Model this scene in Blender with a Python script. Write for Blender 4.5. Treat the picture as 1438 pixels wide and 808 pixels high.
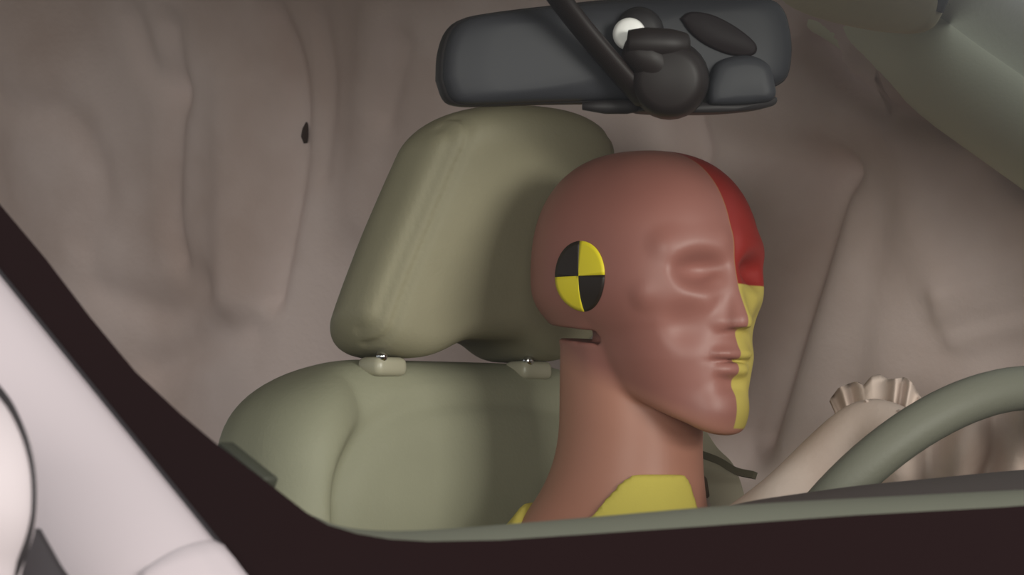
import bpy, bmesh, math, random
import numpy as np
from mathutils import Vector, Matrix
from mathutils.bvhtree import BVHTree

random.seed(4)
for o in list(bpy.data.objects):
    bpy.data.objects.remove(o)
S = bpy.context.scene
COL = S.collection

# ------------------------------------------------------------------ camera
c45 = math.sqrt(0.5)
PITCH = math.radians(2.5)
F = 6800.0
FWD = np.array([-c45*math.cos(PITCH), c45*math.cos(PITCH), math.sin(PITCH)])
RGT = np.array([c45, c45, 0.0])
UPV = np.cross(RGT, FWD)
HEAD = np.array([0, 0, 1.2])                     # centre of the dummy's head
CAM = HEAD - 4*FWD - (906.5-719)/F*4*RGT + (410-404)/F*4*UPV
cd = bpy.data.cameras.new('camera')
cam = bpy.data.objects.new('camera', cd)
COL.objects.link(cam)
cd.sensor_width = 36.0
cd.lens = F/1438*36.0
cd.clip_start = 0.05
cam.matrix_world = Matrix(((RGT[0], UPV[0], -FWD[0], CAM[0]),
                           (RGT[1], UPV[1], -FWD[1], CAM[1]),
                           (RGT[2], UPV[2], -FWD[2], CAM[2]),
                           (0, 0, 0, 1)))
S.camera = cam
cd.dof.use_dof = True
cd.dof.focus_distance = 3.9
cd.dof.aperture_fstop = 22.0

# ------------------------------------------------------------------ light
w = bpy.data.worlds.new('test_hall')
S.world = w
w.use_nodes = True
w.node_tree.nodes['Background'].inputs[0].default_value = (0.95, 0.97, 1.0, 1)
w.node_tree.nodes['Background'].inputs[1].default_value = 0.44


def area(name, loc, target, size, power, col=(1, 1, 1)):
    l = bpy.data.lights.new(name, 'AREA')
    l.shape = 'RECTANGLE'
    l.size, l.size_y = size
    l.energy = power
    l.color = col
    o = bpy.data.objects.new(name, l)
    COL.objects.link(o)
    o.location = loc
    o.rotation_euler = (Vector(target)-Vector(loc)).to_track_quat('-Z', 'Y').to_euler()
    return o


area('front_flood_lamp', (4.4, -0.7, 1.72), (0.0, 0.0, 1.15), (1.9, 1.2), 155, (1, 0.95, 0.92))
area('side_fill_light', (3.0, -4.5, 1.48), (-0.2, 0.2, 1.15), (3.0, 1.6), 145, (1, 0.95, 0.92))  # unseen side fill, added to brighten the curtain airbag
area('hall_ceiling_lamp', (1.5, -3.0, 4.6), (0.5, -0.8, 1.0), (2.5, 2.0), 15, (1, 0.96, 0.94))

S.view_settings.view_transform = 'Standard'
S.view_settings.look = 'None'
S.view_settings.exposure = 0.0
S.view_settings.gamma = 1.0
S.view_settings.use_curve_mapping = False


# ------------------------------------------------------------------ helpers
def ray(px, py):
    return FWD + (px-719)/F*RGT - (py-404)/F*UPV


def unp(px, py, axis, val):
    d = ray(px, py)
    return CAM + (val-CAM[axis])/d[axis]*d


def dep(px, py, t):
    return CAM + t*ray(px, py)


def proj(p):
    d = np.asarray(p)-CAM
    t = d @ FWD
    return 719+(d @ RGT)/t*F, 404-(d @ UPV)/t*F


def srgb(r, g, b):
    def f(v):
        v /= 255.0
        return v/12.92 if v <= 0.04045 else ((v+0.055)/1.055)**2.4
    return (f(r), f(g), f(b), 1)


def mat(name, col, rough=0.6, spec=0.4, metal=0.0, var=0.0, vscale=8.0, bump=0.0, bscale=200.0, coat=0.0, col2=None, lo=0.35, hi=0.7, detail=4.0):
    m = bpy.data.materials.new(name)
    m.use_nodes = True
    nt = m.node_tree
    b = nt.nodes['Principled BSDF']
    b.inputs['Base Color'].default_value = col
    b.inputs['Roughness'].default_value = rough
    b.inputs['Specular IOR Level'].default_value = spec
    b.inputs['Metallic'].default_value = metal
    b.inputs['Coat Weight'].default_value = coat
    tc = nt.nodes.new('ShaderNodeTexCoord')
    if var > 0 or col2:
        n = nt.nodes.new('ShaderNodeTexNoise')
        n.inputs['Scale'].default_value = vscale
        n.inputs['Detail'].default_value = detail
        nt.links.new(tc.outputs['Object'], n.inputs['Vector'])
        r = nt.nodes.new('ShaderNodeValToRGB')
        r.color_ramp.elements[0].position = lo
        r.color_ramp.elements[1].position = hi
        c2 = col2 or tuple(v*(1-var) for v in col[:3])+(1,)
        r.color_ramp.elements[0].color = c2
        r.color_ramp.elements[1].color = col
        nt.links.new(n.outputs['Fac'], r.inputs['Fac'])
        nt.links.new(r.outputs['Color'], b.inputs['Base Color'])
    if bump > 0:
        n2 = nt.nodes.new('ShaderNodeTexNoise')
        n2.inputs['Scale'].default_value = bscale
        n2.inputs['Detail'].default_value = 3
        nt.links.new(tc.outputs['Object'], n2.inputs['Vector'])
        bp = nt.nodes.new('ShaderNodeBump')
        bp.inputs['Strength'].default_value = bump
        bp.inputs['Distance'].default_value = 0.002
        nt.links.new(n2.outputs['Fac'], bp.inputs['Height'])
        nt.links.new(bp.outputs['Normal'], b.inputs['Normal'])
    return m


M = {}
M['paint'] = mat('white_car_paint', srgb(184, 174, 175), 0.38, 0.4, coat=0.15)
M['mirrorpaint'] = mat('white_mirror_paint', srgb(172, 164, 164), 0.6, 0.2)
M['frit'] = mat('black_glass_border', srgb(24, 11, 11), 0.45, 0.10)
M['rubber'] = mat('black_rubber', srgb(34, 30, 31), 0.6)
M['dark'] = mat('dark_plastic', srgb(52, 47, 48), 0.45, 0.4, bump=0.1)
M['mirror'] = mat('mirror_housing_plastic', srgb(47, 47, 51), 0.5, 0.22)
M['mount'] = mat('mirror_mount_plastic', srgb(33, 26, 25), 0.5, 0.3)
M['glassref'] = mat('mirror_glass', srgb(210, 215, 220), 0.03, 0.5, metal=1.0)
M['chrome'] = mat('chrome', srgb(215, 215, 215), 0.15, 0.5, metal=1.0)
M['whitebutton'] = mat('white_button', srgb(250, 248, 245), 0.3, 0.5)
M['airbag'] = mat('airbag_fabric', srgb(227, 208, 204), 0.85, 0.2, col2=srgb(204, 182, 175), vscale=5.0, bump=0.25, bscale=160, lo=0.38, hi=0.62)
M['airbag2'] = mat('driver_airbag_fabric', srgb(198, 180, 170), 0.85, 0.2, col2=srgb(182, 161, 150), vscale=12.0, bump=0.2, bscale=200)
M['leather'] = mat('beige_seat_leather', srgb(146, 140, 117), 0.6, 0.35, var=0.08, vscale=14, bump=0.15, bscale=300)
M['seatback'] = mat('grey_green_seat_leather', srgb(148, 147, 126), 0.6, 0.3, var=0.08, vscale=10, bump=0.15, bscale=300)
M['sleeve'] = mat('guide_sleeve_plastic', srgb(165, 160, 140), 0.35, 0.5)
M['seam'] = mat('seat_seam_thread', srgb(120, 112, 86), 0.8)
M['headliner'] = mat('headliner_fabric', srgb(205, 195, 165), 0.9, 0.1, bump=0.2, bscale=400)
M['trim'] = mat('pillar_trim_plastic', srgb(222, 222, 200), 0.6, 0.3, bump=0.1, bscale=300)
M['dashpad'] = mat('grey_green_dash_vinyl', srgb(124, 124, 112), 0.6, 0.3, bump=0.15, bscale=300)
M['dashdark'] = mat('dark_dash_vinyl', srgb(66, 56, 54), 0.6, 0.3, bump=0.15, bscale=300)
M['wheel'] = mat('wheel_rim_leather', srgb(98, 97, 86), 0.55, 0.3, bump=0.12, bscale=250)
M['belt'] = mat('seat_belt_webbing', srgb(180, 172, 152), 0.75, 0.2)
M['shirt'] = mat('yellow_shirt', srgb(200, 184, 88), 0.8, 0.2, var=0.06, vscale=20, bump=0.15, bscale=350)
M['yel'] = mat('target_yellow', srgb(226, 208, 44), 0.45, 0.4)
M['blk'] = mat('target_black', srgb(36, 26, 20), 0.45, 0.4)
M['concrete'] = mat('concrete', srgb(120, 118, 114), 0.9, 0.2, var=0.15, vscale=3)
M['inner'] = mat('inner_panel', srgb(120, 115, 100), 0.9, 0.2)


def me_obj(name, verts, faces, m, parent=None, smooth=True):
    me = bpy.data.meshes.new(name)
    me.from_pydata([tuple(map(float, v)) for v in verts], [], [tuple(map(int, f)) for f in faces])
    bm = bmesh.new()
    bm.from_mesh(me)
    bmesh.ops.recalc_face_normals(bm, faces=bm.faces)
    bm.to_mesh(me)
    bm.free()
    me.materials.append(m)
    if smooth:
        me.shade_smooth()
    o = bpy.data.objects.new(name, me)
    COL.objects.link(o)
    if parent:
        o.parent = parent
    return o


def bm_obj(name, bm, m, parent=None, smooth=True):
    bmesh.ops.recalc_face_normals(bm, faces=bm.faces)
    me = bpy.data.meshes.new(name)
    bm.to_mesh(me)
    bm.free()
    me.materials.append(m)
    if smooth:
        me.shade_smooth()
    o = bpy.data.objects.new(name, me)
    COL.objects.link(o)
    if parent:
        o.parent = parent
    return o


def thing(name, label, cat, loc=(0, 0, 0), group=None):
    o = bpy.data.objects.new(name, None)
    COL.objects.link(o)
    o.location = loc
    o.empty_display_size = 0.05
    o['label'] = label
    o['category'] = cat
    if group:
        o['group'] = group
    return o


def tag(o, label, cat):
    o['label'] = label
    o['category'] = cat
    return o


def setloc(o, world):
    """give a part authored in world coordinates the right place under its (translated) parent"""
    p = o.parent.location if o.parent else Vector((0, 0, 0))
    o.location = Vector(world)-p


def grid_faces(nu, nv, closed_u=False):
    f = []
    for j in range(nv-1):
        for i in range(nu if closed_u else nu-1):
            a = j*nu+i
            b = j*nu+(i+1) % nu
            f.append((a, b, b+nu, a+nu))
    return f


def sweep(pts, rad, n=14, flat=1.0, cap=True, up=None):
    """tube along pts; rad number or list; flat squashes along the second axis"""
    pts = [np.array(p, float) for p in pts]
    k = len(pts)
    rads = rad if hasattr(rad, '__len__') else [rad]*k
    V = []
    prev = None
    for i, p in enumerate(pts):
        t = pts[min(i+1, k-1)]-pts[max(i-1, 0)]
        t = t/np.linalg.norm(t)
        if prev is None:
            a = np.array(up, float) if up is not None else (np.array([0, 0, 1.0]) if abs(t[2]) < 0.9 else np.array([1.0, 0, 0]))
        else:
            a = prev
        a = a-t*(a @ t)
        a = a/np.linalg.norm(a)
        prev = a
        b = np.cross(t, a)
        for j in range(n):
            th = 2*math.pi*j/n
            V.append(p+rads[i]*(math.cos(th)*a*flat+math.sin(th)*b))
    Fc = grid_faces(n, k, True)
    if cap:
        Fc.append(tuple(range(n)))
        Fc.append(tuple((k-1)*n+j for j in range(n)))
    return V, Fc


def spline(pts, n):
    pts = [np.array(p, float) for p in pts]
    P = [2*pts[0]-pts[1]]+pts+[2*pts[-1]-pts[-2]]
    out = []
    segs = len(pts)-1
    for q in range(n):
        s = q/(n-1)*segs
        i = min(int(s), segs-1)
        t = s-i
        p0, p1, p2, p3 = P[i:i+4]
        out.append(0.5*((2*p1)+(-p0+p2)*t+(2*p0-5*p1+4*p2-p3)*t*t+(-p0+3*p1-3*p2+p3)*t**3))
    return out


def rbox(bm, centre, size, bev=0.005, seg=3, mtx=None):
    r = bmesh.ops.create_cube(bm, size=1.0)
    vs = r['verts']
    for v in vs:
        v.co = Vector((v.co.x*size[0], v.co.y*size[1], v.co.z*size[2]))
    es = list({e for v in vs for e in v.link_edges})
    g = bmesh.ops.bevel(bm, geom=es, offset=bev, segments=seg, affect='EDGES', profile=0.5)
    fs = list({f for f in g['faces']})
    vv = set()
    seen = list(vs)
    # collect every vertex of the island
    stack = [v for v in (g['verts'] or []) if v.is_valid]
    while stack:
        v = stack.pop()
        if v in vv:
            continue
        vv.add(v)
        for e in v.link_edges:
            stack.append(e.other_vert(v))
    for v in vv:
        p = v.co.copy()
        if mtx is not None:
            p = mtx @ p
        v.co = p+Vector(centre)


# ---- signed-distance modelling -------------------------------------------------
def surface_nets(fn, lo, hi, h):
    lo = np.array(lo, float)
    n = np.ceil((np.array(hi)-lo)/h).astype(int)+1
    ax = [lo[i]+h*np.arange(n[i]) for i in range(3)]
    X, Y, Z = np.meshgrid(*ax, indexing='ij', sparse=False)
    D = fn(X.astype(np.float32), Y.astype(np.float32), Z.astype(np.float32)).astype(np.float32)
    ins = D < 0
    nx, ny, nz = n
    c = [(i, j, k) for i in (0, 1) for j in (0, 1) for k in (0, 1)]
    cnt = np.zeros((nx-1, ny-1, nz-1), np.int8)
    for i, j, k in c:
        cnt += ins[i:nx-1+i, j:ny-1+j, k:nz-1+k]
    act = (cnt > 0) & (cnt < 8)
    idx = -np.ones(act.shape, int)
    cells = np.argwhere(act)
    idx[act] = np.arange(len(cells))
    acc = np.zeros((len(cells), 3))
    num = np.zeros(len(cells))
    for a in range(3):
        for q in c:
            if q[a] == 1:
                continue
            q2 = list(q)
            q2[a] = 1
            A = cells+np.array(q)
            B = cells+np.array(q2)
            da = D[A[:, 0], A[:, 1], A[:, 2]]
            db = D[B[:, 0], B[:, 1], B[:, 2]]
            m = (da < 0) != (db < 0)
            t = np.where(m, da/np.where(m, da-db, 1), 0)
            P = np.tile(np.array(q, float), (len(cells), 1))
            P[:, a] += t
            acc += P*m[:, None]
            num += m
    V = lo+h*(cells+acc/num[:, None])
    Fc = []
    for a in range(3):
        b1, b2 = (a+1) % 3, (a+2) % 3
        s0 = [slice(None)]*3
        s1 = [slice(None)]*3
        s0[a] = slice(0, -1)
        s1[a] = slice(1, None)
        ch = ins[tuple(s0)] != ins[tuple(s1)]
        e = np.argwhere(ch)
        ok = (e[:, b1] > 0) & (e[:, b2] > 0) & (e[:, b1] < n[b1]-1) & (e[:, b2] < n[b2]-1)
        e = e[ok]

        def cell(o1, o2):
            q = e.copy()
            q[:, b1] += o1
            q[:, b2] += o2
            return idx[q[:, 0], q[:, 1], q[:, 2]]
        quad = np.stack([cell(-1, -1), cell(0, -1), cell(0, 0), cell(-1, 0)], 1)
        flip = ~ins[e[:, 0], e[:, 1], e[:, 2]]
        quad[flip] = quad[flip][:, ::-1]
        Fc.append(quad)
    Fc = np.concatenate(Fc)
    return V, Fc


def fast_obj(name, V, Fc, m, parent=None):
    me = bpy.data.meshes.new(name)
    me.vertices.add(len(V))
    me.vertices.foreach_set('co', np.asarray(V, np.float32).ravel())
    me.loops.add(len(Fc)*4)
    me.loops.foreach_set('vertex_index', np.asarray(Fc, np.int32).ravel())
    me.polygons.add(len(Fc))
    me.polygons.foreach_set('loop_start', np.arange(len(Fc), dtype=np.int32)*4)
    me.update(calc_edges=True)
    me.validate()
    me.materials.append(m)
    me.shade_smooth()
    o = bpy.data.objects.new(name, me)
    COL.objects.link(o)
    if parent:
        o.parent = parent
    return o


def smin(a, b, k):
    h = np.clip(0.5+0.5*(b-a)/k, 0, 1)
    return b*(1-h)+a*h-k*h*(1-h)


def smax(a, b, k):
    return -smin(-a, -b, k)


def ell(x, y, z, c, r):
    u = np.sqrt(((x-c[0])/r[0])**2+((y-c[1])/r[1])**2+((z-c[2])/r[2])**2)+1e-6
    v = np.sqrt(((x-c[0])/r[0]**2)**2+((y-c[1])/r[1]**2)**2+((z-c[2])/r[2]**2)**2)+1e-6
    return u*(u-1)/v


def cap(x, y, z, a, b, ra, rb):
    a = np.array(a, float)
    b = np.array(b, float)
    d = b-a
    t = np.clip(((x-a[0])*d[0]+(y-a[1])*d[1]+(z-a[2])*d[2])/(d @ d), 0, 1)
    return np.sqrt((x-a[0]-t*d[0])**2+(y-a[1]-t*d[1])**2+(z-a[2]-t*d[2])**2)-(ra+(rb-ra)*t)


def sstep(a, b, v):
    t = np.clip((v-a)/(b-a), 0, 1)
    return t*t*(3-2*t)


# ================================================================== SETTING
fl = bmesh.new()
bmesh.ops.create_grid(fl, x_segments=2, y_segments=2, size=9)
floor = bm_obj('floor', fl, M['concrete'], smooth=False)
floor['kind'] = 'structure'

# ================================================================== CAR BODY
car = thing('car', 'white car with raked windscreen and black glass border around the dummy', 'car', (0, -0.37, 0))
YC = -0.37
E0 = unp(0, 387, 1, -1.07)
E1 = unp(340, 808, 1, -1.11)
dE = (E1-E0)
Cor = E1+dE*0.30             # lower passenger-side corner of the pane
Top = E0-dE*1.55             # upper corner, at the roof


def edge(v):
    return Cor+(Top-Cor)*v


def G(u, v, off=0.0):
    e = edge(v)
    y = YC+(e[1]-YC)*(-u)
    bow = 0.20+0.10*v
    return np.array([e[0]+bow*(1-u*u)+0.0, y, e[2]+(0.035+0.05*v+0.07*math.sin(math.pi*v))*(1-u*u)-off])


NU, NV = 49, 31
gv = [G(-1+2*i/(NU-1), j/(NV-1)) for j in range(NV) for i in range(NU)]
gf = grid_faces(NU, NV)
glass_m = bpy.data.materials.new('windscreen_glass')
glass_m.use_nodes = True
nt = glass_m.node_tree
nt.nodes.clear()
out = nt.nodes.new('ShaderNodeOutputMaterial')
mx = nt.nodes.new('ShaderNodeMixShader')
tr = nt.nodes.new('ShaderNodeBsdfTransparent')
tr.inputs[0].default_value = (0.94, 0.96, 0.93, 1)
gl = nt.nodes.new('ShaderNodeBsdfGlossy')
gl.inputs['Roughness'].default_value = 0.02
fr = nt.nodes.new('ShaderNodeFresnel')
fr.inputs['IOR'].default_value = 1.2
nt.links.new(fr.outputs[0], mx.inputs[0])
nt.links.new(tr.outputs[0], mx.inputs[1])
nt.links.new(gl.outputs[0], mx.inputs[2])
nt.links.new(mx.outputs[0], out.inputs[0])
wind = me_obj('windscreen', gv, gf, glass_m, car)
setloc(wind, (0, 0, 0))
bvh = BVHTree.FromPolygons([Vector(v) for v in gv], gf)


def uv_of(p):
    q = np.array([0.0, 0.4])
    # start from y for u, then Newton on (u, v)
    u, v = np.clip((p[1]-YC)/0.7, -1, 1), 0.3
    for _ in range(30):
        g = G(u, v)-p
        gu = (G(u+1e-4, v)-G(u-1e-4, v))/2e-4
        gw = (G(u, v+1e-4)-G(u, v-1e-4))/2e-4
        J = np.stack([gu, gw], 1)
        s = np.linalg.lstsq(J, -g, rcond=None)[0]
        u += s[0]
        v += s[1]
    return u, v


inner_px = [(0, 291), (9, 302), (63, 366), (126, 449), (189, 525), (252, 584), (302, 626), (377, 683), (430, 724), (460, 741), (500, 753),
            (545, 761), (600, 764), (700, 762), (820, 754), (980, 743), (1200, 727), (1400, 716)]
inner = []
for p in inner_px:
    d = Vector(ray(*p)).normalized()
    hit = bvh.ray_cast(Vector(CAM), d)[0]
    if hit:
        inner.append(uv_of(np.array(hit)))
# carry the border on outside the frame: up the pillar, across the base, up the far side and over the top
u0, v0 = inner[0]
inner = [(max(-0.97, u0), 0.97)] + [(max(-0.97, u0), v0+(0.97-v0)*k/6) for k in range(5, 0, -1)] + inner
uL, vL = inner[-1]
tail = [(uL+(0.90-uL)*k/8, vL+(0.10-vL)*k/8*0.3) for k in range(1, 8)]
tail += [(0.92, vL+0.03), (0.95, vL+0.1), (0.96, 0.4), (0.96, 0.7), (0.96, 0.97)]
tail += [(0.96-1.9*k/12, 0.965) for k in range(0, 13)]
inner += tail
corner_i = min(range(len(inner)), key=lambda i: abs(inner[i][0]-(-0.93))+abs(inner[i][1]-0.13))
# outer partner of every inner point: nearest pane edge
fv, ff = [], []
NS = 6
prev_side = None
rows = []


def outer_of(u, v):
    ds = [(abs(u+1)*0.72, (-1, v)), (abs(v)*0.9, (u, 0)), (abs(1-u)*0.72, (1, v)), (abs(1-v)*0.9, (u, 1))]
    k = min(range(4), key=lambda q: ds[q][0])
    return k, ds[k][1]


CORN = {(0, 1): (-1, 0), (1, 2): (1, 0), (2, 3): (1, 1), (3, 0): (-1, 1)}
for (u, v) in inner:
    k, o_ = outer_of(u, v)
    if prev_side is not None and k != prev_side and (prev_side, k) in CORN:
        pu, pv = rows[-1][0]
        rows.append(((pu, pv), CORN[(prev_side, k)]))
        rows.append(((u, v), CORN[(prev_side, k)]))
    rows.append(((u, v), o_))
    prev_side = k
for (a, b) in rows:
    for s in range(NS):
        t = s/(NS-1)
        fv.append(G(a[0]+(b[0]-a[0])*t, a[1]+(b[1]-a[1])*t, 0.0)+np.array([0.0006, 0, 0.0012]))
ff = grid_faces(NS, len(rows))
fr_o = me_obj('glass_border', fv, ff, M['frit'], wind)
fr_o['label'] = 'black painted border around the windscreen edge'


# dark rubber seal and white pillar along the passenger edge of the pane
def pillar(side):
    sg = -1 if side < 0 else 1
    Vp, n = [], 26
    prof = [(0.000, -0.004), (0.004, 0.003), (0.012, 0.0065), (0.03, 0.0075), (0.055, 0.003), (0.08, -0.010), (0.10, -0.028),
            (0.118, -0.055), (0.13, -0.09), (0.135, -0.13)]
    ax = (Top-Cor)/np.linalg.norm(Top-Cor)
    upn = np.array([0, 0, 1.0])
    upn = upn-ax*(upn @ ax)
    upn /= np.linalg.norm(upn)
    ow = np.cross(upn, ax)
    if ow[1] > 0:
        ow = -ow
    for j in range(n):
        v = -0.02+1.04*j/(n-1)
        e = edge(v)
        sc = 1.0-0.25*max(0, v-0.4)
        for (a, b) in prof:
            p = e+(ow*(a+0.004)+upn*b)*sc
            if sg > 0:
                p = np.array([p[0], 2*YC-p[1], p[2]])
            Vp.append(p)
    o = me_obj('windscreen_pillar', Vp, grid_faces(len(prof), n), M['paint'], car)
    so = o.modifiers.new('thick', 'SOLIDIFY')
    so.thickness = 0.006
    so.offset = 0
    setloc(o, (0, 0, 0))
    pts = [edge(-0.02+1.04*j/20)+ow*0.0015+upn*0.0005 for j in range(21)]
    if sg > 0:
        pts = [np.array([p[0], 2*YC-p[1], p[2]]) for p in pts]
    Vs, Fs = sweep(pts, 0.0032, 8)
    s = me_obj('rubber_seal', Vs, Fs, M['rubber'], o)
    return o


PIL = pillar(-1)
pillar(1)
pb_ = BVHTree.FromPolygons([v.co.copy() for v in PIL.data.vertices], [tuple(p.vertices) for p in PIL.data.polygons])
V, cols, rws = [], 22, 8
for i in range(cols):
    s_ = i/(cols-1)
    px = 196+(300-196)*s_
    yt = 812-47*math.sin(s_*math.pi/2)**0.9
    for j in range(rws):
        t = j/(rws-1)
        py = yt+(860-yt)*t
        qx = px+max(0, (py-765))*0.8*s_*(t > 0)
        h, nr, _, _ = pb_.ray_cast(Vector(CAM), Vector(ray(qx, py)).normalized())
        if h is None:
            h, nr, _, _ = pb_.find_nearest(Vector(dep(qx, py, (E1-CAM) @ FWD)))
        if nr.z < 0:
            nr = -nr
        lift = 0.003*min(1, min(t/0.12, s_/0.05, 1))
        V.append(np.array(h+nr*(0.0034+lift)))
o = me_obj('bonnet_corner', V, grid_faces(rws, cols), M['paint'], car)
setloc(o, (0, 0, 0))

# fender / cowl-side panel below the pillar, and bonnet corner
def bonnet():
    # cowl edge of the bonnet follows the pane's base, then runs forward
    nU, nVv = 41, 14
    V = []
    for j in range(nVv):
        t = j/(nVv-1)
        for i in range(nU):
            u = -1.06+2.12*i/(nU-1)
            b = G(u, 0.0)
            p = np.array([b[0]+0.03+t*0.95*(1-0.12*u*u), b[1]+0.0, b[2]-0.045-0.16*t**1.5-0.06*abs(u)**6])
            if j == 0:
                p[2] -= 0.03
            V.append(p)
    o = me_obj('bonnet', V, grid_faces(nU, nVv), M['paint'], car)
    so = o.modifiers.new('thick', 'SOLIDIFY')
    so.thickness = 0.012
    setloc(o, (0, 0, 0))
    # plastic cowl grille under the pane edge
    V = []
    for i in range(nU):
        u = -1+2*i/(nU-1)
        b = G(u, 0.0)
        for q in ((-0.02, -0.012), (0.02, -0.02), (0.045, -0.05), (0.05, -0.10)):
            V.append(np.array([b[0]+q[0], b[1], b[2]+q[1]]))
    o = me_obj('cowl_panel', V, grid_faces(4, nU), M['dark'], car)
    so = o.modifiers.new('thick', 'SOLIDIFY')
    so.thickness = 0.006
    setloc(o, (0, 0, 0))


bonnet()


def side_panels(sg):
    """fender and door skins under the pillar, from the pillar's outer lip downwards"""
    ax = (Top-Cor)/np.linalg.norm(Top-Cor)
    lip = []
    for name, x0, x1, zt0, zt1 in (('front_fender', 0.58, 1.75, 0.93, 0.80), ('door_skin', -0.55, 0.572, 0.95, 0.93)):
        V = []
        n, k = 18, 9
        for i in range(n):
            t = i/(n-1)
            x = x0+(x1-x0)*t
            zt = zt0+(zt1-zt0)*t if name != 'door_skin' else 0.95-0.02*t
            for j in range(k):
                s = j/(k-1)
                y = -1.235-0.05*math.sin(math.pi*min(1, s*1.1)*0.62)+(0.05 if s == 0 else 0)
                z = zt-(zt-0.28)*s
                if sg > 0:
                    y = 2*YC-y
                V.append((x, y, z))
        o = me_obj(name, V, grid_faces(k, n), M['paint'], car)
        so = o.modifiers.new('thick', 'SOLIDIFY')
        so.thickness = 0.01
        setloc(o, (0, 0, 0))


side_panels(-1)
side_panels(1)

# roof skin, headliner, closed back and far side of the cabin
RV = []
nU, nVv = 21, 18
for j in range(nVv):
    t = j/(nVv-1)
    for i in range(nU):
        u = -1+2*i/(nU-1)
        b = G(u, 1.0)
        RV.append(np.array([b[0]*(1-t)-2.0*t, b[1], b[2]+0.004+0.16*math.sin(math.pi*min(1, t*1.05+0.04))*(1-0.2*u*u)-0.0*t]))
roof = me_obj('roof_skin', RV, grid_faces(nU, nVv), M['paint'], car)
so = roof.modifiers.new('thick', 'SOLIDIFY')
so.thickness = 0.008
setloc(roof, (0, 0, 0))
HV = [p+np.array([0, 0, -0.016]) for p in RV]
hl = me_obj('headliner', HV, grid_faces(nU, nVv), M['headliner'], car)
setloc(hl, (0, 0, 0))
for nm, pts in (('rear_bulkhead', [(-1.9, -1.2, 0.3), (-1.9, 0.45, 0.3), (-1.95, 0.42, 0.95), (-1.95, -1.15, 0.95)]),
                ('floor_pan', [(-1.9, -1.2, 0.3), (1.3, -1.2, 0.3), (1.3, 0.46, 0.3), (-1.9, 0.46, 0.3)]),
                ('firewall', [(1.05, -1.0, 0.3), (1.05, 0.26, 0.3), (0.95, 0.24, 0.86), (0.95, -0.98, 0.86)]),
                ('door_lining', [(-1.9, 0.455, 0.3), (1.0, 0.455, 0.3), (1.0, 0.43, 0.93), (-1.9, 0.43, 0.93)])):
    o = me_obj(nm, pts, [(0, 1, 2, 3)], M['inner'], car, smooth=False)
    so = o.modifiers.new('thick', 'SOLIDIFY')
    so.thickness = 0.02
    setloc(o, (0, 0, 0))
# far side window opening frame: glass behind the curtain airbag is covered by the outer roof side
V = []
for j in range(10):
    t = j/9
    for i in range(24):
        x = -1.9+2.9*i/23
        zt = 1.42 if x < -0.1 else 1.42-(x+0.1)*0.40
        V.append((x, 0.47-0.08*t, 0.93+(max(zt, 0.95)-0.93)*t))
o = me_obj('side_glass', V, grid_faces(24, 10), glass_m, car)
setloc(o, (0, 0, 0))

# driver-side roof rail + pillar trim (visible top right and along the very top)
rail = spline([unp(-160, -2, 1, 0.235), unp(0, -9, 1, 0.235), unp(300, -22, 1, 0.235), unp(640, -26, 1, 0.235), unp(1000, -34, 1, 0.22)]+[np.array([edge(v)[0]-0.012, 2*YC-edge(v)[1]-0.028, edge(v)[2]-0.010]) for v in (1.0, 0.9, 0.8, 0.6, 0.4)], 40)
rads = [0.022]*40
for i in range(40):
    t = i/39
    rads[i] = 0.017+0.025*float(sstep(0.44, 0.62, np.float64(t)))
Vs, Fs = sweep(rail, rads, 18)
o = me_obj('roof_rail_trim', Vs, Fs, M['trim'], car)
setloc(o, (0, 0, 0))

# small dark clip on the inner edge of the near pillar
p0 = unp(313, 632, 1, -0.985)
p1 = unp(378, 684, 1, -0.985)
ctr = (p0+p1)/2
dx = Vector(p1-p0)
zax = dx.cross(Vector((0, 1, 0))).normalized()
mt = Matrix((dx.normalized(), Vector((0, 1, 0)).cross(dx).normalized()*0+dx.normalized().cross(zax).normalized(), zax)).transposed()
bm = bmesh.new()
rbox(bm, (0, 0, 0), (dx.length*1.0, 0.012, 0.012), 0.002, 2, mt)
o = bm_obj('trim_clip', bm, mat('dark_green_grey_plastic', srgb(66, 66, 56), 0.6), car)
o['label'] = 'dark grey green block at the inner edge of the windscreen border'
setloc(o, ctr)

# ================================================================== DOOR MIRROR
dm = thing('door_mirror', 'white door mirror housing with dark edge beside the white windscreen pillar', 'wing mirror', tuple(unp(-70, 810, 1, -1.30)))
DMY = -1.33


def blob(px_pts, y, depth, name, m, parent, n=48):
    """rounded solid whose outline is the closed pixel polygon on plane y, with domed near side"""
    pts = [unp(a, b, 1, y) for a, b in px_pts]
    pts = spline(pts+[pts[0]], n+1)[:-1]
    cen = sum(pts)/len(pts)
    V, rings = [], [(0.96, 0.25), (1.0, 0.0), (0.985, -0.25), (0.93, -0.5), (0.8, -0.78), (0.6, -0.93), (0.3, -1.0)]
    for s, d in rings:
        for p in pts:
            V.append(cen+(p-cen)*s+np.array([0, depth*d, 0]))
    Fc = grid_faces(n, len(rings), True)
    Fc.append(tuple(range(n)))
    Fc.append(tuple((len(rings)-1)*n+i for i in range(n)))
    o = me_obj(name, V, Fc, m, parent)
    setloc(o, (0, 0, 0))
    return o


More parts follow.
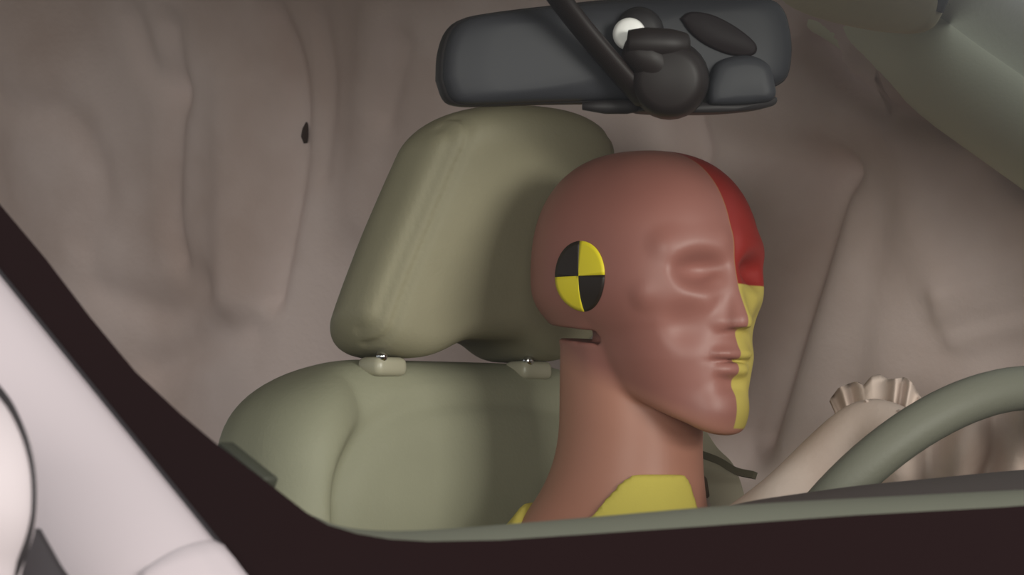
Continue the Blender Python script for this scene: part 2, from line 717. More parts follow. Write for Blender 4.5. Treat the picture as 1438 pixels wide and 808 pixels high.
blob([(-250, 560), (-120, 520), (-44, 528), (-5, 560), (20, 605), (34, 655), (37, 705), (32, 745), (17, 790), (-10, 850), (-120, 880), (-240, 850)], DMY, 0.04, 'housing', M['mirrorpaint'], dm)
blob([(-255, 552), (-120, 508), (-36, 516), (7, 550), (33, 598), (48.5, 654), (51.5, 706), (46, 750), (31, 796), (-8, 856), (-120, 886), (-245, 856)], DMY+0.006, 0.006, 'edge_trim', M['rubber'], dm)
blob([(42, 740), (70, 790), (110, 860), (60, 900), (0, 900), (5, 830), (26, 780)], -1.285, 0.03, 'mounting_foot', M['dark'], dm)

# ================================================================== CURTAIN AIRBAG
CY = 0.315
cx0, cx1, cz0, cz1 = -1.75, 0.55, 0.72, 1.60
NX, NZ = 300, 120
xs = np.linspace(cx0, cx1, NX)
ZTOP = np.zeros(NX)
for i, x in enumerate(xs):
    if x > Top[0]:
        v = (x-Cor[0])/(Top[0]-Cor[0])
        ZTOP[i] = edge(v)[2]-0.012
    else:
        t = (Top[0]-x)/(Top[0]+2.0)
        ZTOP[i] = Top[2]-0.012+0.150*math.sin(math.pi*min(1, t*1.05+0.04))
XX = np.tile(xs, (NZ, 1))
ZZ = cz0+np.linspace(0, 1, NZ)[:, None]*(ZTOP[None, :]-cz0)
CSL = 0.26


def unc(px, py):
    d = ray(px, py)
    t = (CY-CAM[1]-CSL*(CAM[2]-1.0))/(d[1]+CSL*d[2])
    return CAM+t*d


disp = 0.016*np.sin(XX*9+0.6*np.sin(ZZ*5))+0.008*np.sin(XX*23+2.0*ZZ+1.0)


def dist_poly(pxs):
    P = [unc(a, b) for a, b in pxs]
    P = [np.array([p[0], p[2]]) for p in spline(P, 4*len(P))]
    best = np.full(XX.shape, 9.0)
    for a, b in zip(P[:-1], P[1:]):
        d = b-a
        t = np.clip(((XX-a[0])*d[0]+(ZZ-a[1])*d[1])/(d @ d), 0, 1)
        best = np.minimum(best, np.hypot(XX-a[0]-t*d[0], ZZ-a[1]-t*d[1]))
    return best


folds = [  # pixel line on the bag, depth (+ = crease away from the cabin), width
    ([(1150, 235), (1125, 330), (1092, 450), (1055, 610)], 0.045, 0.026),
    ([(1235, 250), (1205, 400), (1190, 540)], 0.012, 0.03),
    ([(972, 150), (980, 260), (985, 420)], 0.022, 0.014),
    ([(1000, 210), (1110, 225), (1180, 235)], 0.012, 0.02),
    ([(1130, 60), (1180, 105), (1230, 130), (1300, 165), (1400, 195)], 0.030, 0.016),
    ([(1185, 90), (1225, 118)], -0.020, 0.012),
    ([(1245, 130), (1270, 142)], -0.020, 0.012),
    ([(1240, 170), (1280, 270), (1330, 400)], -0.016, 0.035),
    ([(1390, 165), (1405, 190), (1400, 235)], 0.06, 0.022),
    ([(1330, 420), (1438, 370)], -0.010, 0.012),
    ([(1330, 450), (1438, 410)], -0.008, 0.010),
    ([(1340, 480), (1438, 450)], -0.008, 0.010),
    ([(365, 15), (392, 90), (402, 200), (398, 330), (392, 420)], 0.016, 0.012),
    ([(425, 20), (438, 110), (430, 240)], 0.008, 0.012),
    ([(250, 40), (258, 150), (252, 290), (262, 360)], 0.014, 0.016),
    ([(200, 30), (220, 90), (262, 130)], 0.012, 0.018),
    ([(330, 130), (340, 260), (345, 420)], -0.012, 0.026),
    ([(20, 150), (110, 165), (150, 260), (130, 340)], 0.008, 0.02),
    ([(150, 410), (250, 440), (300, 400)], 0.010, 0.02),
    ([(220, 520), (330, 470), (370, 460)], 0.010, 0.018),
    ([(520, 40), (500, 150), (490, 300)], -0.012, 0.03),
    ([(560, 60), (530, 160)], 0.010, 0.014),
]
for pl, dp, wd in folds:
    disp += dp*np.exp(-(dist_poly(pl)/wd)**2)
VV = np.stack([XX, CY-CSL*(ZZ-1.0)+disp, ZZ], -1).reshape(-1, 3)
cf = []
for j in range(NZ-1):
    a = np.arange(NX-1)+j*NX
    cf.append(np.stack([a, a+1, a+1+NX, a+NX], 1))
ca = thing('curtain_airbag', 'creased beige grey curtain airbag hanging over the far side windows', 'airbag', (0, CY, 0.7))
cu = fast_obj('cushion', VV-np.array([0, CY, 0.7]), np.concatenate(cf), M['airbag'], ca)
so = cu.modifiers.new('thick', 'SOLIDIFY')
so.thickness = 0.02
so.offset = -1
# small dark slit on the bag
cb = BVHTree.FromPolygons([Vector(v) for v in VV], [tuple(map(int, f)) for f in np.concatenate(cf)])
h = cb.ray_cast(Vector(CAM), Vector(ray(432, 186)).normalized())[0]
V, Fc = sweep([h+Vector((0.0, -0.001, 0.0095)), h+Vector((0, -0.003, 0.003)), h+Vector((-0.001, -0.003, -0.004)), h+Vector((-0.002, -0.001, -0.010))], [0.0012, 0.0030, 0.0036, 0.002], 10)
o = me_obj('tether_slit', V, Fc, mat('dark_slit', srgb(70, 56, 50), 0.9), ca)
o['label'] = 'small dark slit in the airbag fabric'
setloc(o, (0, 0, 0))

# ================================================================== SUN VISOR
sv = thing('sun_visor', 'olive beige sun visor with rounded corner at the top right', 'sun visor', tuple(unp(1240, 10, 1, 0.09)))


def slab(px_pts, axis, val, thick, name, m, parent, n=60, nrm=(0, 1, 0), bul=0.25):
    pts = [unp(a, b, axis, val) for a, b in px_pts]
    pts = spline(pts+[pts[0]], n+1)[:-1]
    cen = sum(pts)/len(pts)
    nr = np.array(nrm, float)
    V, rings = [], [(0.6, 1.0), (0.93, 0.98), (0.98, 0.75), (1.0, 0.3), (1.0, -0.3), (0.98, -0.75), (0.93, -0.98), (0.6, -1.0)]
    for s, d in rings:
        for p in pts:
            V.append(cen+(p-cen)*s+nr*thick*d*0.5)
    Fc = grid_faces(n, len(rings), True)
    Fc.append(tuple(range(n)))
    Fc.append(tuple((len(rings)-1)*n+i for i in range(n)))
    o = me_obj(name, V, Fc, m, parent)
    setloc(o, (0, 0, 0))
    return o


slab([(1080, -70), (1095, -10), (1130, 18), (1200, 38), (1265, 47), (1300, 42), (1318, 20), (1325, -10), (1325, -70), (1200, -80)], 1, 0.09, 0.016, 'visor_panel', M['headliner'], sv)
V, Fc = sweep([unp(1329, -60, 1, 0.09), unp(1326, -10, 1, 0.09), unp(1318, 16, 1, 0.09)], [0.006, 0.006, 0.004], 10)
o = me_obj('pivot_pin', V, Fc, M['dark'], sv)
setloc(o, (0, 0, 0))

# ================================================================== DRIVER SEAT
seat = thing('driver_seat', 'beige leather driver seat with tall headrest behind the dummy', 'seat', (-0.25, 0, 0.32))


def solid_rows(rows, n, expo):
    """rows: (z, xc, half-depth, half-width, yc) -> closed loft of superellipses"""
    V = []
    for (z, xc, a, b) in rows:
        for i in range(n):
            th = 2*math.pi*i/n
            c, s = math.cos(th), math.sin(th)
            V.append(np.array([xc+a*abs(c)**(2/expo)*(1 if c > 0 else -1), b*abs(s)**(2/expo)*(1 if s > 0 else -1), z]))
    return V


# headrest by signed distance: trapezoid pad, arched underside, two stitched seams
def headrest(x, y, z):
    zz = (z-1.145)/0.216                       # 0 bottom .. 1 top
    cx = -0.224+0.078*zz
    hw = 0.141-0.012*np.clip(zz, 0, 1)-0.040*np.clip(zz-0.15, 0, 1.2)**1.4
    hd = 0.054-0.012*np.clip(zz-0.5, 0, 1)
    n = 3.0
    q = (np.abs((x-cx)/hd)**n+np.abs(y/hw)**n)**(1/n)
    d = (q-1)*np.minimum(hd, hw)*0.9
    top = z-(1.362-0.5*np.abs(y)**1.9-2.0*(x-cx-0.01)**2)
    arch = 0.018*np.exp(-(y/0.055)**4)
    low = (1.147+arch+0.9*(np.abs(y)/0.128)**8*0.012)-z
    d = smax(d, top, 0.035)
    d = smax(d, low, 0.022)
    # front seams
    for sy in (-1, 1):
        ys = sy*(hw-0.020)
        g = np.exp(-((y-ys)/0.0034)**2)*sstep(0.0, 0.01, x-cx)
        d = d+0.0014*g
        g = np.exp(-((y-ys-sy*0.011)/0.0034)**2)*sstep(0.0, 0.01, x-cx)
        d = d+0.0009*g
    return d


V, Fc = surface_nets(headrest, (-0.30, -0.16, 1.12), (-0.08, 0.16, 1.39), 0.0026)
o = fast_obj('headrest', V, Fc, M['leather'], seat)
setloc(o, (0, 0, 0))


def backrest(x, y, z):
    zt = 1.147-0.9*np.clip(np.abs(y)-0.10, 0, 1)**1.55*1.0
    t = np.clip((1.13-z)/0.6, 0, 1)
    cx = -0.240+0.045*t
    hw = 0.235+0.03*sstep(0.05, 0.4, t)
    hd = 0.06+0.02*t
    ins = sstep(0.175, 0.21, np.abs(y)+0.10*np.clip((z-1.0)/0.12, 0, 1)**3)       # outer bolster
    fx = cx+hd*0.75+0.030*ins*np.clip(1-((np.abs(y)-0.225)/0.08)**2, 0, 1)
    front = x-fx-0.012*np.cos(y*9)
    back = (cx-hd)-x
    side = np.abs(y)-hw
    d = smax(front, back, 0.05)
    d = smax(d, side, 0.06)
    d = smax(d, z-zt, 0.05)
    d = smax(d, 0.55-z, 0.02)
    # seam between centre panel and bolster: an upside-down U
    u = np.maximum(np.abs(y)/0.150, 0)
    zseam = 1.11
    q = (np.abs(y)/0.196)**3.2+(np.clip(z-0.90, 0, 1)/(zseam-0.90))**3.2
    dd = (q**(1/3.2)-1)*0.15
    d = d+0.0035*np.exp(-(dd/0.006)**2)*sstep(-0.03, 0.0, x-cx)
    d = d-0.003*sstep(0.0, -0.02, dd)*sstep(-0.03, 0.0, x-cx)
    return d


V, Fc = surface_nets(backrest, (-0.34, -0.32, 0.52), (0.06, 0.32, 1.16), 0.0048)
o = fast_obj('backrest', V, Fc, M['seatback'], seat)
setloc(o, (0, 0, 0))
V, Fc = surface_nets(lambda x, y, z: smax(smax(np.abs(x-0.12)-0.28, np.abs(y)-0.26, 0.08), np.abs(z-0.465-0.06*(x-0.1))-0.085, 0.07), (-0.2, -0.3, 0.32), (0.44, 0.3, 0.62), 0.012)
o = fast_obj('seat_cushion', V, Fc, M['leather'], seat)
setloc(o, (0, 0, 0))
for px in (537, 742):
    b = unp(px, 520, 0, -0.205)
    b[2] = 1.145
    V, Fc = sweep([(b[0], b[1], 1.06), (b[0], b[1], 1.20)], 0.0055, 14)
    o = me_obj('headrest_post', V, Fc, M['chrome'], seat)
    setloc(o, (0, 0, 0))
    bm = bmesh.new()
    rbox(bm, (0, 0, 0), (0.028, 0.036, 0.016), 0.006, 3)
    g = bm_obj('guide_sleeve', bm, M['sleeve'], seat)
    g.location = Vector((b[0], b[1], 1.140))-seat.location
    bm = bmesh.new()
    bmesh.ops.create_uvsphere(bm, u_segments=14, v_segments=8, radius=0.005)
    g2 = bm_obj('release_button', bm, M['chrome'], seat)
    g2.location = Vector((b[0]+0.010, b[1]-0.010, 1.148))-seat.location

# ================================================================== DUMMY
dummy = thing('crash_test_dummy', 'brown skinned crash test dummy in yellow shirt with red and yellow painted face', 'dummy', (0, 0, 0.6))
ZT = np.array([-0.125, -0.105, -0.082, -0.058, -0.028, 0.0, 0.03])
TX0 = np.array([0.047, 0.045, 0.035, 0.032, 0.030, 0.026, 0.02])
TA = np.array([0.047, 0.050, 0.062, 0.066, 0.0675, 0.070, 0.072])
TB = np.array([0.036, 0.041, 0.049, 0.058, 0.066, 0.070, 0.072])


def skin_sdf(x, y, z):
    n = 2.45
    C = np.where(z > 0.012, 0.1045, 0.0555)
    q = (np.abs(x/0.0985)**n+np.abs(y/0.079)**n+np.abs((z-0.012)/C)**n)**(1/n)
    cran = (q-1)*0.075
    x0 = np.interp(z, ZT, TX0)
    A = np.interp(z, ZT, TA)
    B = np.interp(z, ZT, TB)
    q = (np.abs((x-x0)/A)**2.3+np.abs(y/B)**2.3)**(1/2.3)
    face = (q-1)*np.minimum(A, B)*0.95
    face = smax(face, z-0.03, 0.03)
    under = (-0.084-0.436*(x-0.012))-z
    under = under/1.09
    face = smax(face, under, 0.010)
    d = smin(cran, face, 0.014)
    ay = np.abs(y)
    # chin, muzzle, brows, cheeks
    d = smin(d, ell(x, y, z, (0.084, 0, -0.099), (0.0145, 0.022, 0.015)), 0.016)
    d = smin(d, ell(x, y, z, (0.0835, 0, -0.051), (0.0195, 0.023, 0.020)), 0.006)
    d = smax(d, -ell(x, ay, z, (0.1075, 0.038, 0.0150), (0.0285, 0.029, 0.0175)), 0.010)
    d = smin(d, cap(x, ay, z, (0.088, 0.010, 0.037), (0.071, 0.050, 0.033), 0.0055, 0.006), 0.016)
    d = smin(d, cap(x, ay, z, (0.083, 0.026, -0.009), (0.058, 0.059, -0.005), 0.0080, 0.0088), 0.010)
    d = smin(d, cap(x, ay, z, (0.0805, 0.036, -0.0105), (0.0905, 0.014, 0.005), 0.0050, 0.0035), 0.006)
    # hollow under the cheekbone
    d = smax(d, -ell(x, ay, z, (0.106, 0.050, -0.032), (0.026, 0.017, 0.015)), 0.016)
    # nose
    nose = cap(x, y, z, (0.0890, 0, 0.016), (0.1025, 0, -0.0270), 0.0065, 0.0122)
    nose = smin(nose, cap(x, ay, z, (0.0880, 0.006, 0.006), (0.0935, 0.0135, -0.0275), 0.005, 0.0078), 0.007)
    nose = smax(nose, -0.0335+0.12*(x-0.1)-z, 0.0012)
    d = smin(d, nose, 0.006)
    # lips and mouth
    d = smin(d, ell(x, y, z, (0.0955, 0, -0.0535), (0.0110, 0.022, 0.0055)), 0.005)
    d = smin(d, ell(x, y, z, (0.0940, 0, -0.0665), (0.0105, 0.019, 0.0065)), 0.005)
    d = smax(d, -ell(x, y, z, (0.106, 0, -0.0592), (0.018, 0.026, 0.0012)), 0.0025)
    d = smax(d, -ell(x, y, z, (0.1065, 0, -0.0785), (0.009, 0.020, 0.004)), 0.008)
    # neck and shoulders
    tz = np.clip((-z-0.03)/0.2, 0, 1)
    nx = -0.0150-0.004*tz
    q = (np.abs((x-nx)/0.0600)**2.1+np.abs(y/0.0570)**2.1)**(1/2.1)
    neck = (q-1)*0.057
    neck = smax(neck, z+0.036, 0.004)
    neck = smax(neck, -z-0.34, 0.01)
    neck = smin(neck, ell(x, y, z, (-0.062, 0, -0.365), (0.095, 0.20, 0.17)), 0.095)
    # the jaw overhangs the neck with a crisp line in front, flows into it behind
    k = 0.004+0.014*sstep(0.02, -0.015, x)
    d = smin(d, neck, k)
    # slot between skull cap and neck
    sl = np.maximum(np.abs(z+0.0370+0.10*np.clip(x+0.02, -1, 0.03))-0.0052, x-0.002)
    sl = smax(sl, 0.036-np.hypot(x+0.005, ay)*1.0+0.004, 0.003)
    d = smax(d, -sl, 0.002)
    hole = np.sqrt((x-0.001)**2+(z+0.0405)**2)-0.0042
    hole = np.maximum(hole, 0.048-ay)
    d = smax(d, -hole, 0.002)
    return d


def body_sdf(x, y, z):
    d = ell(x, y, z, (-0.035, 0, -0.385), (0.105, 0.20, 0.17))
    d = smin(d, ell(x, y, z, (-0.01, 0, -0.50), (0.115, 0.16, 0.22)), 0.08)
    ay = np.abs(y)
    d = smin(d, cap(x, ay, z, (-0.03, 0.18, -0.31), (0.03, 0.225, -0.52), 0.058, 0.045), 0.05)
    return d


V, Fc = surface_nets(skin_sdf, (-0.125, -0.112, -0.255), (0.130, 0.112, 0.128), 0.00205)
skin = bpy.data.materials.new('dummy_vinyl_skin')
skin.use_nodes = True
nt = skin.node_tree
pb = nt.nodes['Principled BSDF']
pb.inputs['Roughness'].default_value = 0.47
pb.inputs['Specular IOR Level'].default_value = 0.45
tc = nt.nodes.new('ShaderNodeTexCoord')
sx = nt.nodes.new('ShaderNodeSeparateXYZ')
nt.links.new(tc.outputs['Object'], sx.inputs[0])


def nmath(op, a, b):
    n = nt.nodes.new('ShaderNodeMath')
    n.operation = op
    for i, v in enumerate((a, b)):
        if isinstance(v, (int, float)):
            n.inputs[i].default_value = v
        else:
            nt.links.new(v, n.inputs[i])
    return n.outputs[0]


def nmix(f, a, b):
    n = nt.nodes.new('ShaderNodeMix')
    n.data_type = 'RGBA'
    nt.links.new(f, n.inputs[0])
    for i, v in ((6, a), (7, b)):
        if isinstance(v, tuple):
            n.inputs[i].default_value = v
        else:
            nt.links.new(v, n.inputs[i])
    return n.outputs[2]


def step(v, at, wd=0.0006):
    n = nt.nodes.new('ShaderNodeMapRange')
    n.inputs['From Min'].default_value = at-wd
    n.inputs['From Max'].default_value = at+wd
    nt.links.new(v, n.inputs['Value'])
    return n.outputs[0]


ns = nt.nodes.new('ShaderNodeTexNoise')
ns.inputs['Scale'].default_value = 22
nt.links.new(tc.outputs['Object'], ns.inputs['Vector'])
base = nmix(ns.outputs['Fac'], srgb(137, 88, 80), srgb(146, 96, 87))
front = nmath('MULTIPLY', step(sx.outputs['Y'], 0.0), step(sx.outputs['X'], 0.012))
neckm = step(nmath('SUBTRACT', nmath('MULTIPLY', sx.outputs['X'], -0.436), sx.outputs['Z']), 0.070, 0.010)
base = nmix(neckm, base, srgb(166, 115, 98))  # browner neck vinyl, its colour also lightened to stand in for light
onface = nmath('MULTIPLY', front, nmath('MULTIPLY', step(sx.outputs['Z'], -0.114), step(sx.outputs['X'], 0.052)))
basey = nmix(onface, base, srgb(178, 160, 80))
redm = nmath('MULTIPLY', front, step(sx.outputs['Z'], 0.0035))
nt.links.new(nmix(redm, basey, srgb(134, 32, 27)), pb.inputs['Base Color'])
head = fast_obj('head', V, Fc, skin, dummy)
head['label'] = 'smooth brown head and neck, far half of face red above and yellow below'
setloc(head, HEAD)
hb = BVHTree.FromPolygons([Vector(v) for v in V], [tuple(map(int, f)) for f in Fc])


def shirt_sdf(x, y, z):
    sk = smin(skin_sdf(x, y, z), body_sdf(x, y, z), 0.04)
    g = -0.196+0.045*sstep(-0.008, 0.030, x)-0.060*sstep(-0.004, 0.030, y)*sstep(0.0, 0.02, x)+0.022*sstep(-0.06, -0.085, x)
    return smax(smax(sk-0.005, z-g, 0.004), -0.62-z, 0.01)


V, Fc = surface_nets(shirt_sdf, (-0.20, -0.30, -0.635), (0.13, 0.30, -0.13), 0.0038)
o = fast_obj('shirt', V, Fc, M['shirt'], dummy)
setloc(o, HEAD)

# round target sticker on the near temple, four quadrants
stk = bpy.data.objects.new('target_marker', None)
COL.objects.link(stk)
stk.parent = dummy
stk.empty_display_size = 0.02
stk['label'] = 'round yellow and black quartered target marker'
setloc(stk, HEAD)
for qd in range(4):
    V = []
    nr, na = 9, 13
    for i in range(nr):
        r = 0.0286*i/(nr-1)
        for j in range(na):
            a = math.pi/2*qd+math.pi/2*j/(na-1)
            x_, z_ = 0.0005+r*math.cos(a), 0.0105+r*math.sin(a)*1.0
            hit, nrm, _, _ = hb.ray_cast(Vector((x_, -0.2, z_)), Vector((0, 1, 0)))
            V.append(hit+nrm*0.0008)
    nb = len(V)
    Fc = grid_faces(na, nr)
    o = me_obj('quadrant', V, Fc, M['yel'] if qd in (0, 2) else M['blk'], stk)
    so = o.modifiers.new('thick', 'SOLIDIFY')
    so.thickness = 0.0006

# ================================================================== SEAT BELT
sb = thing('seat_belt', 'grey green seat belt webbing over the far shoulder of the dummy', 'seat belt', tuple(unp(1020, 690, 1, 0.2)))


def strap(pts, wdir, width, name, m, thick=0.002):
    P = spline(pts, 24)
    wd = np.array(wdir, float)
    wd /= np.linalg.norm(wd)
    V = []
    for i, p in enumerate(P):
        tg = P[min(i+1, 23)]-P[max(i-1, 0)]
        tg /= np.linalg.norm(tg)
        a = wd-tg*(wd @ tg)
        a /= np.linalg.norm(a)
        nn = np.cross(tg, a)
        for q in ((-1, -1), (1, -1), (1, 1), (-1, 1)):
            V.append(p+a*width*0.5*q[0]+nn*thick*0.5*q[1])
    Fc = grid_faces(4, 24, True)
    Fc += [(0, 1, 2, 3), tuple(92+i for i in range(4))]
    o = me_obj(name, V, Fc, m, sb, smooth=False)
    setloc(o, (0, 0, 0))
    return o


strap([unp(960, 600, 1, 0.20), unp(985, 640, 1, 0.17), unp(1012, 672, 1, 0.14), unp(1030, 740, 1, 0.10)], (0.8, 0.5, 0.4), 0.030, 'webbing', M['belt'])
strap([unp(984, 638, 1, 0.135), unp(1010, 648, 1, 0.135), unp(1034, 662, 1, 0.135), unp(1060, 668, 1, 0.135)], (0, 0.3, 1), 0.006, 'guide_loop', mat('dark_belt_guide', srgb(92, 86, 70), 0.6), 0.005)
V, Fc = sweep([unp(968, 660, 1, 0.10), unp(978, 680, 1, 0.10), unp(984, 700, 1, 0.10)], [0.007, 0.010, 0.008], 12)
o = me_obj('belt_buckle_cover', V, Fc, mat('dark_brown_cover', srgb(82, 66, 52), 0.7), sb)
setloc(o, (0, 0, 0))

# ================================================================== STEERING WHEEL
WC = np.array([0.32, -0.02, 0.965])
TL = math.radians(35)
WU = np.array([math.sin(TL), 0, math.cos(TL)])
WY = np.array([0, 1.0, 0])
WN = np.cross(WY, WU)            # column axis
if WN[0] < 0:
    WN = -WN
WR = 0.181
sw = thing('steering_wheel', 'grey green leather steering wheel rim in front of the dummy', 'steering wheel', tuple(WC))
V, n1, n2 = [], 96, 20
for i in range(n1):
    a = 2*math.pi*i/n1
    rd = math.cos(a)*WY+math.sin(a)*WU
    for j in range(n2):
        b = 2*math.pi*j/n2
        V.append(WC+rd*(WR+0.0165*math.cos(b))+WN*0.0175*math.sin(b))
Fc = []
for i in range(n1):
    for j in range(n2):
        Fc.append((i*n2+j, i*n2+(j+1) % n2, ((i+1) % n1)*n2+(j+1) % n2, ((i+1) % n1)*n2+j))
o = me_obj('rim', V, Fc, M['wheel'], sw)
setloc(o, (0, 0, 0))
for a in (math.radians(-8), math.radians(188), math.radians(270)):
    rd = math.cos(a)*WY+math.sin(a)*WU
    V, Fc = sweep([WC+rd*0.04+WN*0.03, WC+rd*0.11+WN*0.022, WC+rd*(WR-0.005)], [0.024, 0.02, 0.015], 12, 0.5, up=WN)
    o = me_obj('spoke', V, Fc, M['wheel'], sw)
    setloc(o, (0, 0, 0))
V, Fc = sweep([WC+WN*0.055, WC+WN*0.05, WC+WN*0.012, WC+WN*0.002], [0.03, 0.062, 0.070, 0.05], 32)
o = me_obj('hub', V, Fc, M['wheel'], sw)
setloc(o, (0, 0, 0))
V, Fc = sweep([WC+WN*0.05, WC+WN*0.16], [0.03, 0.04], 20)
o = me_obj('steering_column', V, Fc, M['dark'], sw)
setloc(o, (0, 0, 0))

# ================================================================== DEFLATED DRIVER AIRBAG
da = thing('driver_airbag', 'deflated pale driver airbag rolled up behind the steering wheel rim', 'airbag', tuple(WC-WN*0.05))


def wobble(V, amp, sc, seed):
    rs = random.Random(seed)
    ph = [rs.uniform(0, 6) for _ in range(6)]
    outv = []
    for p in V:
        x, y, z = (float(q)*sc for q in p)
        outv.append(np.array(p)+amp*np.array([math.sin(y*1.3+ph[0])+math.sin(z*2.1+ph[1]), math.sin(x*1.7+ph[2])+math.sin(z*1.1+ph[3]), math.sin(x*1.2+y+ph[4])+math.sin(y*2.3+ph[5])])*0.5)
    return outv


YB = 0.075
roll = spline([unp(1040, 770, 1, YB-0.03), unp(1100, 712, 1, YB-0.02), unp(1160, 655, 1, YB), unp(1212, 610, 1, YB+0.01), unp(1250, 605, 1, YB+0.01), unp(1285, 630, 1, YB)], 40)
rr_ = [0.036+0.002*math.sin(i*0.9) for i in range(40)]
for i in range(40):
    t = i/39
    rr_[i] = 0.038-0.014*t
    if t > 0.9:
        rr_[i] *= 1-(t-0.9)*5
V, Fc = sweep(roll, rr_, 28, 0.8)
o = me_obj('rolled_fold', wobble(V, 0.004, 40, 3), Fc, M['airbag2'], da)
setloc(o, (0, 0, 0))
# gathered edge: fan of narrow pleats
V = []
nU, nVv = 90, 10
rs = random.Random(5)
tips = np.interp(np.linspace(0, 1, nU), np.linspace(0, 1, 12), [560, 545, 540, 536, 541, 528, 526, 533, 532, 530, 540, 560])
for j in range(nVv):
    t = j/(nVv-1)
    for i in range(nU):
        s_ = i/(nU-1)
        px = 1190+85*s_+(1166+128*s_-1190-85*s_)*t
        py = 606+(tips[i]-606)*t
        y = YB+0.05+0.006*math.sin(s_*27+2.2*math.sin(s_*7))*(0.25+0.75*t)-0.010*math.sin(math.pi*t)
        V.append(unp(px, py, 1, y))
o = me_obj('gathered_edge', V, grid_faces(nU, nVv), M['airbag2'], da)
so = o.modifiers.new('thick', 'SOLIDIFY')
so.thickness = 0.003
setloc(o, (0, 0, 0))
# loose sheet of fabric inside the wheel
nU, nVv = 34, 22
V = []
for j in range(nVv):
    for i in range(nU):
        s, t = i/(nU-1), j/(nVv-1)
        px = 1215+330*s
        py = 560+200*t+18*math.sin(s*7)
        y = YB+0.0+0.014*math.sin(s*24+t*3)+0.012*math.sin(t*9+s*5)+0.03*t
        V.append(unp(px, py, 1, y))
o = me_obj('loose_fabric', V, grid_faces(nU, nVv), M['airbag2'], da)
so = o.modifiers.new('thick', 'SOLIDIFY')
so.thickness = 0.003
setloc(o, (0, 0, 0))

# ================================================================== DASHBOARD
db = thing('dashboard', 'grey green dashboard top with dark instrument hood below the windscreen', 'dashboard', (0.75, YC, 0.6))
# lighter pad along the base of the glass
top_px = [(480, 748), (560, 752), (640, 745), (760, 735), (860, 727), (980, 716), (1050, 708), (1150, 702), (1260, 696), (1438, 688), (1600, 680)]
V = []
lip_px = [(440, 745), (480, 762), (545, 772), (640, 774), (760, 770), (860, 763), (980, 755), (1100, 747), (1200, 739), (1320, 732), (1438, 726), (1600, 716), (1800, 706), (2000, 700), (2200, 698)]
ridge_px = [(440, 735), (480, 748), (545, 752), (640, 745), (760, 734), (860, 725), (980, 714), (1100, 706), (1200, 701), (1320, 695), (1438, 689), (1600, 682), (1800, 676), (2000, 672), (2200, 672)]
A = spline([np.array(p+(0,)) for p in lip_px], 70)
B = spline([np.array(p+(0,)) for p in ridge_px], 70)
keep = 0
for a_, b_ in zip(A, B):
    h = bvh.ray_cast(Vector(CAM), Vector(ray(a_[0], a_[1])).normalized())[0]
    if h is None:
        continue
    keep += 1
    t0 = (np.array(h)-CAM) @ FWD
    lo_ = dep(a_[0], a_[1], t0+0.03)
    hi_ = dep(b_[0], b_[1], t0+0.15)
    for k in range(6):
        t = k/5
        V.append(lo_+(hi_-lo_)*t+np.array([0, 0, 0.006*math.sin(math.pi*t)]))
    V.append(hi_+np.array([-0.03, 0, -0.004]))
    V.append(hi_+np.array([-0.06, 0, -0.03]))
    V.append(hi_+np.array([-0.06, 0, -0.2]))
o = me_obj('dash_pad', V, grid_faces(9, keep), M['dashpad'], db)
setloc(o, (0, 0, 0))
# dark instrument hood, nearer the driver
V = []
px_h = [(1000, 716), (1060, 703), (1120, 694), (1200, 683), (1300, 673), (1438, 660), (1600, 650), (1750, 655), (1900, 690)]
P = []
for (a, b) in px_h:
    P.append(unp(a, b, 0, 0.56))
P = spline(P, 40)
for p in P:
    for (bx, bz) in [(0.16, -0.20), (0.14, -0.035), (0.09, -0.012), (0.04, -0.001), (0.0, 0.0), (-0.03, -0.006), (-0.035, -0.03), (0.03, -0.2)]:
        V.append(p+np.array([bx, 0, bz]))
o = me_obj('instrument_hood', V, grid_faces(8, 40), M['dashdark'], db)
so = o.modifiers.new('thick', 'SOLIDIFY')
so.thickness = 0.004
setloc(o, (0, 0, 0))
bm = bmesh.new()
rbox(bm, (0, 0, 0), (0.22, 1.30, 0.42), 0.05, 4)
o = bm_obj('dash_body', bm, M['dashdark'], db)
setloc(o, (0.72, YC, 0.66))

# ================================================================== REAR-VIEW MIRROR
MC = unp(868, 75, 1, -0.3)
az = math.radians(-31)
mw = np.array([math.cos(az), math.sin(az), 0.0])          # back of the mirror, out to the windscreen
mu = np.array([-math.sin(az), math.cos(az), 0.0])          # to the right in the photo
mv = np.array([0, 0, 1.0])
rm = thing('rear_view_mirror', 'dark grey rear view mirror seen from behind hanging at the top', 'mirror', tuple(MC))
tM = (MC-CAM) @ FWD
SC = tM/F


def mp(px, py, wo=0.0):
    """point on the mirror's own plane (offset wo towards the windscreen) behind a pixel"""
    d = ray(px, py)
    o_ = MC+mw*wo
    return CAM+d*(((o_-CAM) @ mw)/(d @ mw))


def mirror_solid(px_pts, layers, name, m, parent, n=72):
    """outline in the mirror plane; layers = (scale, offset) rings"""
    pts = spline([mp(a, b) for a, b in px_pts+[px_pts[0]]], n+1)[:-1]
    cen = sum(pts)/len(pts)
    V = []
    for s, d in layers:
        for p in pts:
            q = p-cen
            L = max(np.linalg.norm(q), 1e-6)
            V.append(cen+q*max(0.25, 1-s/max(L, 0.02))+mw*d)
    Fc = grid_faces(n, len(layers), True)
    Fc.append(tuple(range(n)))
    Fc.append(tuple((len(layers)-1)*n+i for i in range(n)))
    o = me_obj(name, V, Fc, m, parent)
    setloc(o, (0, 0, 0))
    return o


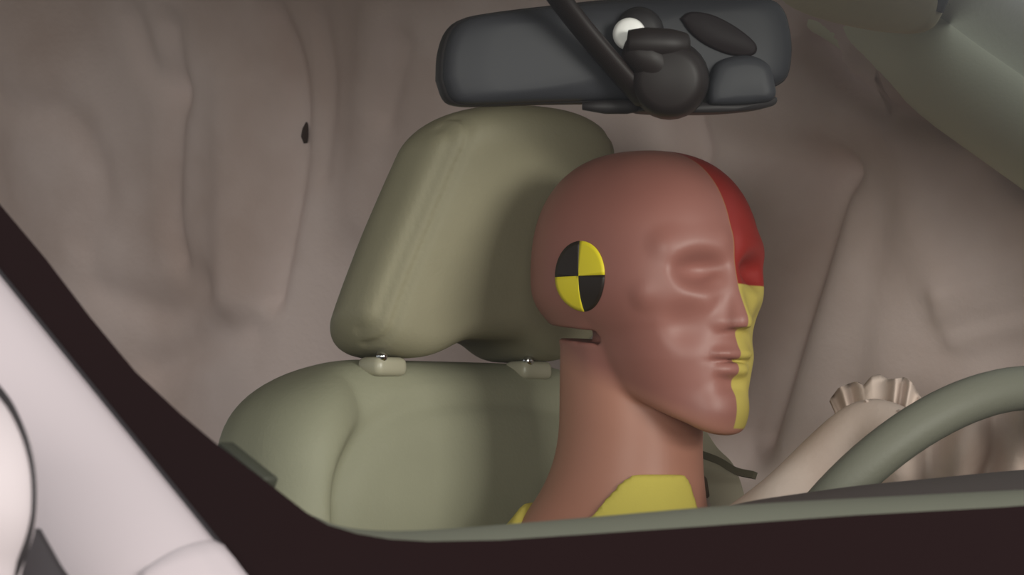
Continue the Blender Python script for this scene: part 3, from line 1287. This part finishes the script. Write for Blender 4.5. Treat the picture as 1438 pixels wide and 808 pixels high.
outl = [(622, 110), (624, 75), (634, 44), (655, 26), (700, 17), (780, 8), (860, 1), (960, -4), (1050, -4), (1085, 0), (1102, 16), (1110, 45), (1112, 75), (1107, 105), (1094, 118), (1070, 126), (1020, 133), (940, 138), (860, 141), (760, 144), (690, 147), (650, 146), (632, 137)]
mirror_solid(outl, [(0.0, -0.016), (0.0, -0.004), (0.0012, 0.002), (0.004, 0.0055), (0.010, 0.0085), (0.022, 0.011), (0.033, 0.012)], 'housing', M['mirror'], rm)
mirror_solid(outl, [(-0.0012, -0.020), (-0.0018, -0.015), (-0.0018, -0.008), (-0.0004, -0.002)], 'bezel', M['rubber'], rm)
mirror_solid(outl, [(0.004, -0.0225), (0.003, -0.0195)], 'mirror_glass', M['glassref'], rm)
# lower control lip at the right
mirror_solid([(985, 122), (1000, 90), (1040, 80), (1070, 92), (1080, 122), (1079, 140), (1060, 147), (1000, 150), (986, 144)], [(0, -0.012), (0, 0.014), (0.001, 0.018), (0.004, 0.0205), (0.009, 0.0215)], 'control_lip', M['mirror'], rm)
mirror_solid([(960, 142), (1000, 147), (1060, 146), (1084, 138), (1080, 150), (1040, 157), (980, 160), (900, 158), (910, 148)], [(0, -0.014), (0, 0.010), (0.002, 0.013)], 'lower_edge', M['rubber'], rm)
# dark oval patch on the mirror back
mirror_solid([(948, 28), (962, 19), (990, 22), (1020, 36), (1045, 54), (1056, 68), (1050, 80), (1020, 80), (985, 66), (962, 48)], [(0, 0.006), (0.0003, 0.0135), (0.003, 0.0150)], 'dark_oval', mat('dark_maroon_plastic', srgb(25, 14, 15), 0.6, 0.2), rm)
# ball socket: dark cup, white ring, arm and knob
for nm, pts, rads, m in (
        ('socket_cup', [mp(897, 45, 0.006), mp(897, 45, 0.018), mp(895, 46, 0.022)], [0.019, 0.0175, 0.013], M['rubber']),
        ('white_ring', [mp(885, 48, 0.016), mp(883, 48, 0.027), mp(883, 48, 0.030)], [0.0125, 0.0120, 0.0085], M['whitebutton']),
        ('ball_stem', [mp(882, 60, 0.036), mp(905, 61, 0.040), mp(940, 62, 0.042), mp(962, 63, 0.040)], [0.0095, 0.0120, 0.0115, 0.009], M['mount']),
        ('knob', [mp(940, 112, 0.014), mp(940, 112, 0.030), mp(938, 112, 0.045), mp(938, 112, 0.049)], [0.030, 0.0285, 0.0255, 0.019], M['mount']),
        ('mounting_arm', [mp(930, 100, 0.030), mp(905, 78, 0.036), mp(880, 70, 0.03)], [0.017, 0.015, 0.010], M['mount'])):
    V, Fc = sweep(spline(pts, len(pts)*3) if len(pts) > 2 and nm in ('ball_stem', 'mounting_arm') else pts, (list(np.interp(np.linspace(0, 1, len(pts)*3), np.linspace(0, 1, len(pts)), rads)) if nm in ('ball_stem', 'mounting_arm') else rads), 28)
    o = me_obj(nm, V, Fc, m, rm)
    setloc(o, (0, 0, 0))
# wiring stalk up to the glass
V, Fc = sweep(spline([mp(905, 140, 0.020), mp(880, 112, 0.026), mp(845, 72, 0.032), mp(810, 30, 0.038), mp(780, -10, 0.046), mp(765, -40, 0.055), mp(748, -90, 0.075), mp(735, -150, 0.11)], 34), 0.0115, 14, 0.6)
o = me_obj('wire_cover', V, Fc, M['mount'], rm)
setloc(o, (0, 0, 0))
V, Fc = sweep([mp(818, 149, -0.004), mp(850, 150, -0.002), mp(880, 150, -0.002), mp(905, 148, -0.002)], [0.003, 0.0055, 0.0055, 0.004], 12)
o = me_obj('dipping_lever', V, Fc, M['rubber'], rm)
setloc(o, (0, 0, 0))
bpy.context.view_layer.update()
